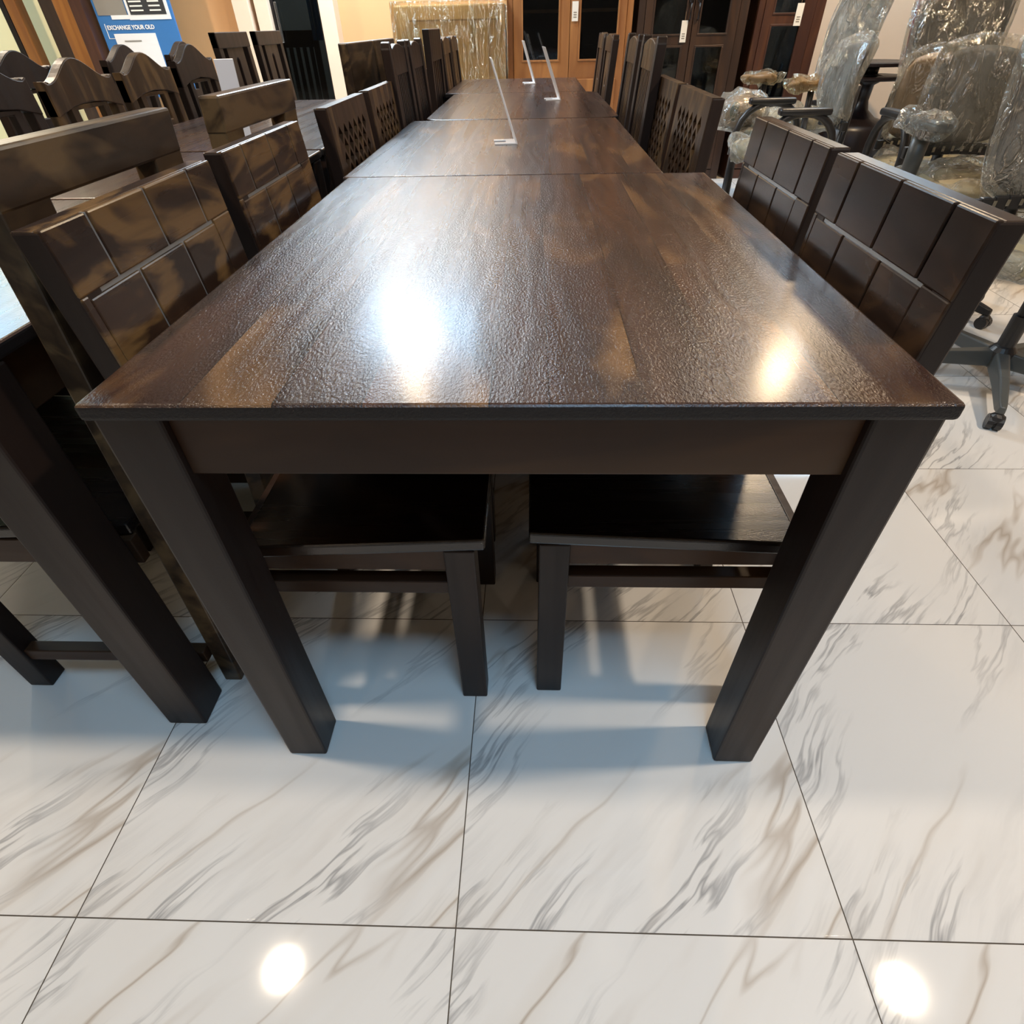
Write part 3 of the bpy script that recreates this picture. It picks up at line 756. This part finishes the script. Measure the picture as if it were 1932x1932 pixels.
# ------------------------------------------------------------------ office furniture on the right
def star_base(t, z=.09, r=.30, rot=0.0, mat='grey_black', hub=.045):
    b = bmesh.new()
    lathe(b, [(hub, z - .02), (hub, z + .035), (hub * .75, z + .05), (.028, z + .055), (.028, z + .16), (.02, z + .16), (.02, z + .33)])
    obj('gas_column', b, M['grey_black'], t, smooth=False)
    for k in range(5):
        a = rot + 2 * PI * k / 5; d = Vector((math.cos(a), math.sin(a), 0)); n_ = Vector((-d.y, d.x, 0))
        b = bmesh.new()
        secs = ((hub * .6, .030, .028, .01), (r * .55, .022, .022, 0.0), (r * .92, .017, .016, -.018), (r, .012, .013, -.02))
        rings = []
        for (q, hw_, hh, dz) in secs:
            c_ = d * q + Vector((0, 0, z + dz))
            rings.append([b.verts.new(c_ + n_ * sx * hw_ * (.7 if sz > 0 else 1) + Vector((0, 0, sz * hh))) for sx, sz in ((-1, -1), (1, -1), (1, 1), (-1, 1))])
        for i_ in range(3):
            for m_ in range(4): b.faces.new((rings[i_][m_], rings[i_][(m_ + 1) % 4], rings[i_ + 1][(m_ + 1) % 4], rings[i_ + 1][m_]))
        b.faces.new(rings[0]); b.faces.new(rings[-1])
        obj('base_leg', b, M[mat], t, .006, seg=3)
        b = bmesh.new(); cc = d * (r - .01)
        tube(b, [cc + Vector((0, 0, .05)), cc + Vector((0, 0, z - .02))], .009, 8)
        for s in (-1, 1):
            m_ = cc + n_ * s * .013
            tube(b, [m_ - n_ * .009 + Vector((0, 0, .025)), m_ + n_ * .009 + Vector((0, 0, .025))], .025, 14)
        blob(b, tuple(cc + Vector((0, 0, .038))), (.024, .024, .022), sub=2)
        obj('caster', b, M['grey_black'], t, smooth=False)

def shell(b, c_, w, h, th, rot, curve=.04, amp=.0, seg=14, rnd=.8, freq=9):
    """rounded upholstered back: c_ centre of its lower edge, width along local y, rising along z"""
    b2 = bmesh.new(); grids = []
    for side in (-1, 1):
        g = []
        for i_ in range(seg + 1):
            row = []
            for j_ in range(seg + 1):
                u = i_ / seg * 2 - 1; v = j_ / seg * 2 - 1
                # square to rounded square
                uu = u * math.sqrt(1 - rnd * v * v / 2); vv = v * math.sqrt(1 - rnd * u * u / 2)
                e = max(0.0, 1 - max(abs(u), abs(v)) ** 6)
                y = uu * w / 2; z = h / 2 + vv * h / 2
                x = -curve * (u * u) * -1 + side * th / 2 * math.sqrt(max(e, 0.0))
                x += .03 * math.sin(j_ / seg * PI)
                if amp: x += side * amp * noise.noise(Vector((x * 3, y * freq, z * freq * .5)) + Vector(c_))
                row.append(b2.verts.new((x, y, z)))
            g.append(row)
        for i_ in range(seg):
            for j_ in range(seg):
                q = (g[i_][j_], g[i_ + 1][j_], g[i_ + 1][j_ + 1], g[i_][j_ + 1])
                b2.faces.new(q if side > 0 else q[::-1])
        grids.append(g)
    bmesh.ops.remove_doubles(b2, verts=b2.verts[:], dist=.0005)
    join(b, b2, Matrix.Translation(Vector(c_)) @ Matrix.Rotation(rot[2], 4, 'Z') @ Matrix.Rotation(rot[1], 4, 'Y'))

def arm_loop(t, side, w=.27, z0=.40, z1=.66, x0=-.16, x1=.22, mat='grey_black', pad=None):
    b = bmesh.new(); pts = []
    for k in range(13):
        a = PI * k / 12
        pts.append((x0 + (x1 - x0) * (1 - math.cos(a)) / 2, side * w, z0 + (z1 - z0) * math.sin(a) ** .6))
    tube(b, pts, .019, 10)
    o = obj('armrest', b, M[mat], t, smooth=True)
    b = bmesh.new(); rbox(b, (x0 + .06, side * w - .03, z1 - .01), (x1 - .05, side * w + .03, z1 + .022), .012)
    obj('arm_pad', b, M[pad or mat], o, smooth=True)
    for q in range(6):
        pass
    return o

def office_chair(x, y, rz, label, group=None, seat_z=.47, back_h=.5, back_w=.46, seat='seatpad', back='mesh_grey', backz=.56, lean=.18, wrap='film', arms='loop', head=False, brot=0.2, r=.30, seatr=(.25, .25), tall=False, green=False, basemat='grey_black'):
    t = thing('office_chair', (x, y, 0), rz, label, 'office chair', group)
    star_base(t, rot=brot, r=r, mat=basemat)
    b = bmesh.new(); box(b, (-.1, -.09, seat_z - .075), (.12, .09, seat_z - .045)); obj('seat_mechanism', b, M['grey_black'], t, .008)
    b = bmesh.new(); blob(b, (0.02, 0, seat_z), (seatr[0], seatr[1], .048), power=.62, sub=4); obj('seat', b, M[seat], t, smooth=True)
    b = bmesh.new(); blob(b, (0.02, 0, seat_z + .003), (seatr[0] + .02, seatr[1] + .02, .058), amp=.06, freq=11, power=.62, sub=4); obj('seat_wrap', b, M[wrap], t, smooth=True)
    bx0 = -seatr[0] - .0
    b = bmesh.new(); tube(b, [(-.06, 0, seat_z - .06), (bx0 - .02, 0, seat_z - .05), (bx0 - .06, 0, seat_z + .02), (bx0 - .05 - lean * .2, 0, backz + .15)], [.02, .022, .022, .016], 10); obj('back_bracket', b, M['grey_black'], t, smooth=True)
    b = bmesh.new(); shell(b, (bx0 - .0, 0, backz), back_w, back_h, .05, (0, -lean, 0), rnd=.75); obj('backrest', b, M[back], t, smooth=True)
    b = bmesh.new(); shell(b, (bx0 - .0, 0, backz - .03), back_w + .05, back_h + .07, .085, (0, -lean, 0), amp=.022, rnd=.7, seg=22); obj('back_wrap', b, M[wrap], t, smooth=True)
    b = bmesh.new()
    # perforated lumbar band across the lower back
    pts = [(bx0 + .012 - .0 * k, (k / 10 - .5) * back_w * .95, backz - .02 + .015 * math.cos((k / 10 - .5) * PI)) for k in range(11)]
    for k in range(10):
        a_, c_ = Vector(pts[k]), Vector(pts[k + 1])
        box(b, (a_.x - .012, a_.y, a_.z - .022), (a_.x + .012, c_.y, a_.z + .022))
    obj('lumbar_band', b, M['grey_black'], t, .004)
    b = bmesh.new()
    for k in range(1, 10):
        p_ = pts[k]; box(b, (p_[0] + .0125, p_[1] - .006, p_[2] - .010), (p_[0] + .0145, p_[1] + .006, p_[2] + .010))
    obj('vent_slot', b, M['chrome'], t)
    if arms == 'loop':
        for s in (-1, 1): arm_loop(t, s)
    elif arms == 'gold':
        for s in (-1, 1):
            b = bmesh.new(); tube(b, [(.10, s * .27, seat_z - .03), (.12, s * .29, seat_z + .05), (.13, s * .29, seat_z + .19)], .02, 10); o = obj('armrest', b, M['grey_black'], t, smooth=True)
            b = bmesh.new(); blob(b, (.17, s * .29, seat_z + .215), (.14, .045, .028), amp=.03, freq=20, power=.8); obj('arm_pad', b, M['tan'], o, smooth=True)
            b = bmesh.new(); blob(b, (.17, s * .29, seat_z + .216), (.155, .056, .038), amp=.05, freq=24, power=.8); obj('arm_wrap', b, M['film_gold'], o, smooth=True)
    elif arms == 'tee':
        for s in (-1, 1):
            b = bmesh.new(); tube(b, [(.02, s * .25, seat_z - .05), (.02, s * .30, seat_z - .02), (.02, s * .30, seat_z + .20)], [.02, .022, .022], 12); o = obj('armrest', b, M['grey_black'], t, smooth=True)
            b = bmesh.new(); tube(b, [(.02, s * .30, seat_z + .0), (.02, s * .30, seat_z + .2)], [.03, .034], 12); obj('arm_sleeve', b, M['grey_plastic'], o, smooth=True)
            b = bmesh.new(); rbox(b, (-.09, s * .30 - .035, seat_z + .2), (.15, s * .30 + .035, seat_z + .23), .013); obj('arm_pad', b, M['grey_plastic'], o, smooth=True)
            b = bmesh.new(); blob(b, (.03, s * .30, seat_z + .216), (.145, .05, .033), amp=.05, freq=22, power=.75); blob(b, (-.10, s * .30, seat_z + .22), (.05, .05, .045), amp=.05, freq=22)
            obj('arm_wrap', b, M['film_milky'], o, smooth=True)
    if head:
        b = bmesh.new(); zz = backz + back_h + .06; blob(b, (bx0 - lean * (back_h + .06) - .02, 0, zz), (.04, .13, .075), power=.7); obj('headrest', b, M['tan'], t, smooth=True)
        b = bmesh.new(); blob(b, (bx0 - lean * (back_h + .06) - .02, 0, zz), (.06, .155, .1), amp=.05, freq=14, power=.8); obj('head_wrap', b, M[wrap], t, smooth=True)
    if green:
        b = bmesh.new(); zl = back_h * .62; blob(b, (bx0 - lean * zl + .052, .07, backz + zl), (.008, .03, .07), power=.8); obj('green_label', b, M['green'], t, smooth=True)
    return t
GO = 'plastic-wrapped office chairs'
HP = -PI / 2
office_chair(1.70, 1.50, HP, 'office chair with five-legged black base at the right photo edge', GO, brot=-2.054 - HP, r=.38, seat='seatpad', back='navy', arms='none', seatr=(.24, .24), seat_z=.46, back_h=.62, wrap='film_milky', basemat='grey_plastic')
office_chair(1.83, 2.25, HP, 'office chair with wide cream seat and wrapped T-shaped arms, right side', GO, arms='tee', seat_z=.50, backz=.60, back_h=.34, back_w=.42, back='mesh_grey', wrap='film', brot=.5, seatr=(.27, .26), lean=.10)
office_chair(2.08, 3.05, HP, 'office chair with round tan back and green label, behind the cream seat', GO, arms='loop', back='tan', green=True, backz=.52, back_h=.37, back_w=.40, seat_z=.43, lean=.06)
office_chair(1.84, 4.42, 3.36, 'office chair with golden wrapped arm pads, beside the red-brown cabinet', GO, arms='gold', seat_z=.50, backz=.58, back_h=.80, back_w=.48, back='mesh_grey', wrap='film_milky', lean=.16, green=True)
office_chair(1.45, 3.45, PI, 'small wrapped office chair, its narrow clear-wrapped back left of the pedestal', GO, arms='loop', back='mesh_grey', backz=.60, back_h=.34, back_w=.36, seat_z=.46, wrap='film_milky', lean=.10)
office_chair(2.86, 4.55, HP, 'wrapped executive chair with red back, left of the tall grey one', GO, arms='loop', back='maroon', backz=.6, back_h=.75, back_w=.5, wrap='film')
office_chair(2.42, 3.62, HP, 'tall wrapped grey executive chair, upper right', GO, arms='loop', back='mesh_grey', backz=.6, back_h=.85, back_w=.50, wrap='film_milky', green=True, lean=.1)
office_chair(2.75, 2.95, HP, 'navy executive chair in clear plastic, top right corner', GO, arms='loop', back='navy', backz=.6, back_h=.85, back_w=.54, wrap='film', green=True, lean=.1)
# round wrapped cushion stool left of the gold arms
t = thing('wrapped_stool', (1.33, 4.0, 0), 0, 'cream plastic-wrapped round stool with green label, left of the office chairs', 'stool', None)
b = bmesh.new(); lathe(b, [(.17, 0), (.17, .02), (.03, .04), (.025, .42), (.05, .45)]); obj('pedestal', b, M['grey_black'], t, smooth=True)
b = bmesh.new(); blob(b, (0, 0, .59), (.14, .11, .085), power=.85); blob(b, (.03, -.06, .47), (.07, .06, .05)); obj('cushion', b, M['tan'], t, smooth=True)
b = bmesh.new(); blob(b, (0, 0, .59), (.165, .13, .11), amp=.05, freq=14, power=.85); blob(b, (.03, -.07, .46), (.095, .08, .075), amp=.04, freq=14); obj('plastic_wrap', b, M['film_milky'], t, smooth=True)
b = bmesh.new(); blob(b, (-.07, -.09, .60), (.03, .014, .05)); blob(b, (.03, -.13, .49), (.03, .012, .02)); obj('green_label', b, M['green'], t, smooth=True)
# black two-tier pedestal
t = thing('pedestal_stand', (2.66, 5.28, 0), 0, 'black two-tier pedestal table in front of the cream wall', 'table')
b = bmesh.new(); lathe(b, [(.28, 0), (.28, .34), (.24, .38), (.13, .41), (.065, .46), (.045, .52), (.05, .62), (.12, .66)]); obj('column', b, M['black_wood'], t, smooth=True)
b = bmesh.new(); lathe(b, [(.26, .655), (.28, .662), (.28, .675), (.26, .68)], seg=36); obj('lower_shelf', b, M['black_wood'], t, smooth=False)
b = bmesh.new(); lathe(b, [(.09, .68), (.05, .69), (.05, .735), (.09, .745)]); obj('neck', b, M['black_wood'], t, smooth=True)
b = bmesh.new(); lathe(b, [(.26, .74), (.28, .745), (.28, .762), (.26, .768)], seg=36); obj('tabletop', b, M['black_wood'], t, smooth=False)

# ------------------------------------------------------------------ lights (ceiling fittings)
WARM, COOL = (1.0, .82, .63), (.40, .70, 1.0)
def downlight(x, y, power, label, r=.075, col=WARM):
    t = thing('ceiling_downlight', (x, y, H), 0, label, 'ceiling light', 'round warm ceiling downlights')
    b = bmesh.new(); lathe(b, [(r + .02, 0), (r + .025, -.012), (r + .004, -.022), (r + .004, -.004)], seg=32); obj('rim', b, M['white_plastic'], t)
    b = bmesh.new(); lathe(b, [(r, -.004), (r, -.018)], seg=32); obj('diffuser', b, emit('warm_diffuser', WARM, 6), t)
    L = bpy.data.lights.new('warm_lamp', 'AREA'); L.shape = 'DISK'; L.size = r * 2; L.energy = power; L.color = col
    o = bpy.data.objects.new('warm_lamp', L); C.objects.link(o); o.parent = t; o.location = (0, 0, -.03)
def panel(x, y, power, label, sx=.6, sy=.6):
    t = thing('ceiling_panel_light', (x, y, H), 0, label, 'ceiling light', 'cool white ceiling panels')
    b = bmesh.new(); box(b, (-sx / 2 - .02, -sy / 2 - .02, -.015), (sx / 2 + .02, sy / 2 + .02, 0)); obj('frame', b, M['white_plastic'], t, .003)
    b = bmesh.new(); box(b, (-sx / 2, -sy / 2, -.018), (sx / 2, sy / 2, -.0152)); obj('diffuser', b, emit('cool_diffuser', COOL, 5), t)
    L = bpy.data.lights.new('cool_lamp', 'AREA'); L.shape = 'RECTANGLE'; L.size = sx; L.size_y = sy; L.energy = power; L.color = COOL
    o = bpy.data.objects.new('cool_lamp', L); C.objects.link(o); o.parent = t; o.location = (0, 0, -.03)
downlight(-1.32, .14, 34, 'round warm downlight in the ceiling, front left')
downlight(1.92, .14, 48, 'round warm downlight in the ceiling, front right')
downlight(-1.0, 3.8, 22, 'round warm downlight in the ceiling, back left', col=(1, .74, .46))
downlight(2.05, 3.95, 60, 'round warm downlight in the ceiling, back right', r=.11, col=(1, .74, .46))
downlight(-3.6, 3.9, 55, 'round warm downlight in the ceiling, far back left')
downlight(-1.3, -2.6, 5, 'round warm downlight in the ceiling, behind the viewer on the left')
downlight(1.9, -2.6, 5, 'round warm downlight in the ceiling, behind the viewer on the right')
panel(-1.12, 4.95, 78, 'wide cool ceiling panel above the glass door side', 1.1, 1.15)
panel(2.95, 4.9, 38, 'square cool ceiling panel above the right cabinets', .8, .6)
panel(-5.8, 5.0, 75, 'wide cool ceiling panel at the far left', 1.2, 1.0)
panel(.3, -.75, 25, 'square cool ceiling panel just behind the viewer', .6, .6)
t = thing('ceiling_spotlight', (-1.16, 4.72, H - .02), 0, 'small very bright white spotlight set in the cool panel', 'ceiling light')
b = bmesh.new(); box(b, (-.22, -.15, -.02), (.22, .15, 0)); obj('housing', b, M['white_plastic'], t, .003)
L = bpy.data.lights.new('spot_lamp', 'AREA'); L.shape = 'RECTANGLE'; L.size = .42; L.size_y = .28; L.energy = 62; L.color = (.86, .94, 1)
o = bpy.data.objects.new('spot_lamp', L); C.objects.link(o); o.parent = t; o.location = (0, 0, -.03)
L = bpy.data.lights.new('back_room_fill', 'AREA'); L.size = .4; L.energy = 9; L.color = (.9, .95, 1)  # added fill light, brightens the room seen through the door glass
o = bpy.data.objects.new('back_room_fill', L); C.objects.link(o); o.location = (-1.9, 6.5, 2.35)

w = bpy.data.worlds.new('world'); sc.world = w; w.use_nodes = True
w.node_tree.nodes['Background'].inputs[0].default_value = (.8, .85, .9, 1); w.node_tree.nodes['Background'].inputs[1].default_value = .3

# ------------------------------------------------------------------ camera
f, pitch, roll, yaw, cx, cy, hc = 1060.13, .72944, -.02389, -.04342, 0.0, -.48588, 1.0375
fwd = Vector((math.sin(yaw) * math.cos(pitch), math.cos(yaw) * math.cos(pitch), -math.sin(pitch)))
right = Vector((math.cos(yaw), -math.sin(yaw), 0)); up = right.cross(fwd)
r2 = math.cos(roll) * right + math.sin(roll) * up
u2 = -math.sin(roll) * right + math.cos(roll) * up
cam = bpy.data.cameras.new('camera'); co = bpy.data.objects.new('camera', cam); C.objects.link(co)
m = Matrix((r2, u2, -fwd)).transposed().to_4x4(); m.translation = Vector((cx, cy, hc)); co.matrix_world = m
cam.sensor_width = 36; cam.lens = f / 1932 * 36
cam.shift_x = -3.05 / 1932; cam.shift_y = 25.59 / 1932
cam.clip_start = .02
sc.camera = co

sc.view_settings.view_transform = 'Standard'; sc.view_settings.look = 'None'; sc.view_settings.gamma = 1
sc.view_settings.exposure = 0.03; sc.view_settings.use_curve_mapping = False
sc.cycles.max_bounces = 8; sc.cycles.transparent_max_bounces = 24; sc.cycles.use_denoising = True
sc.cycles.sample_clamp_indirect = 6
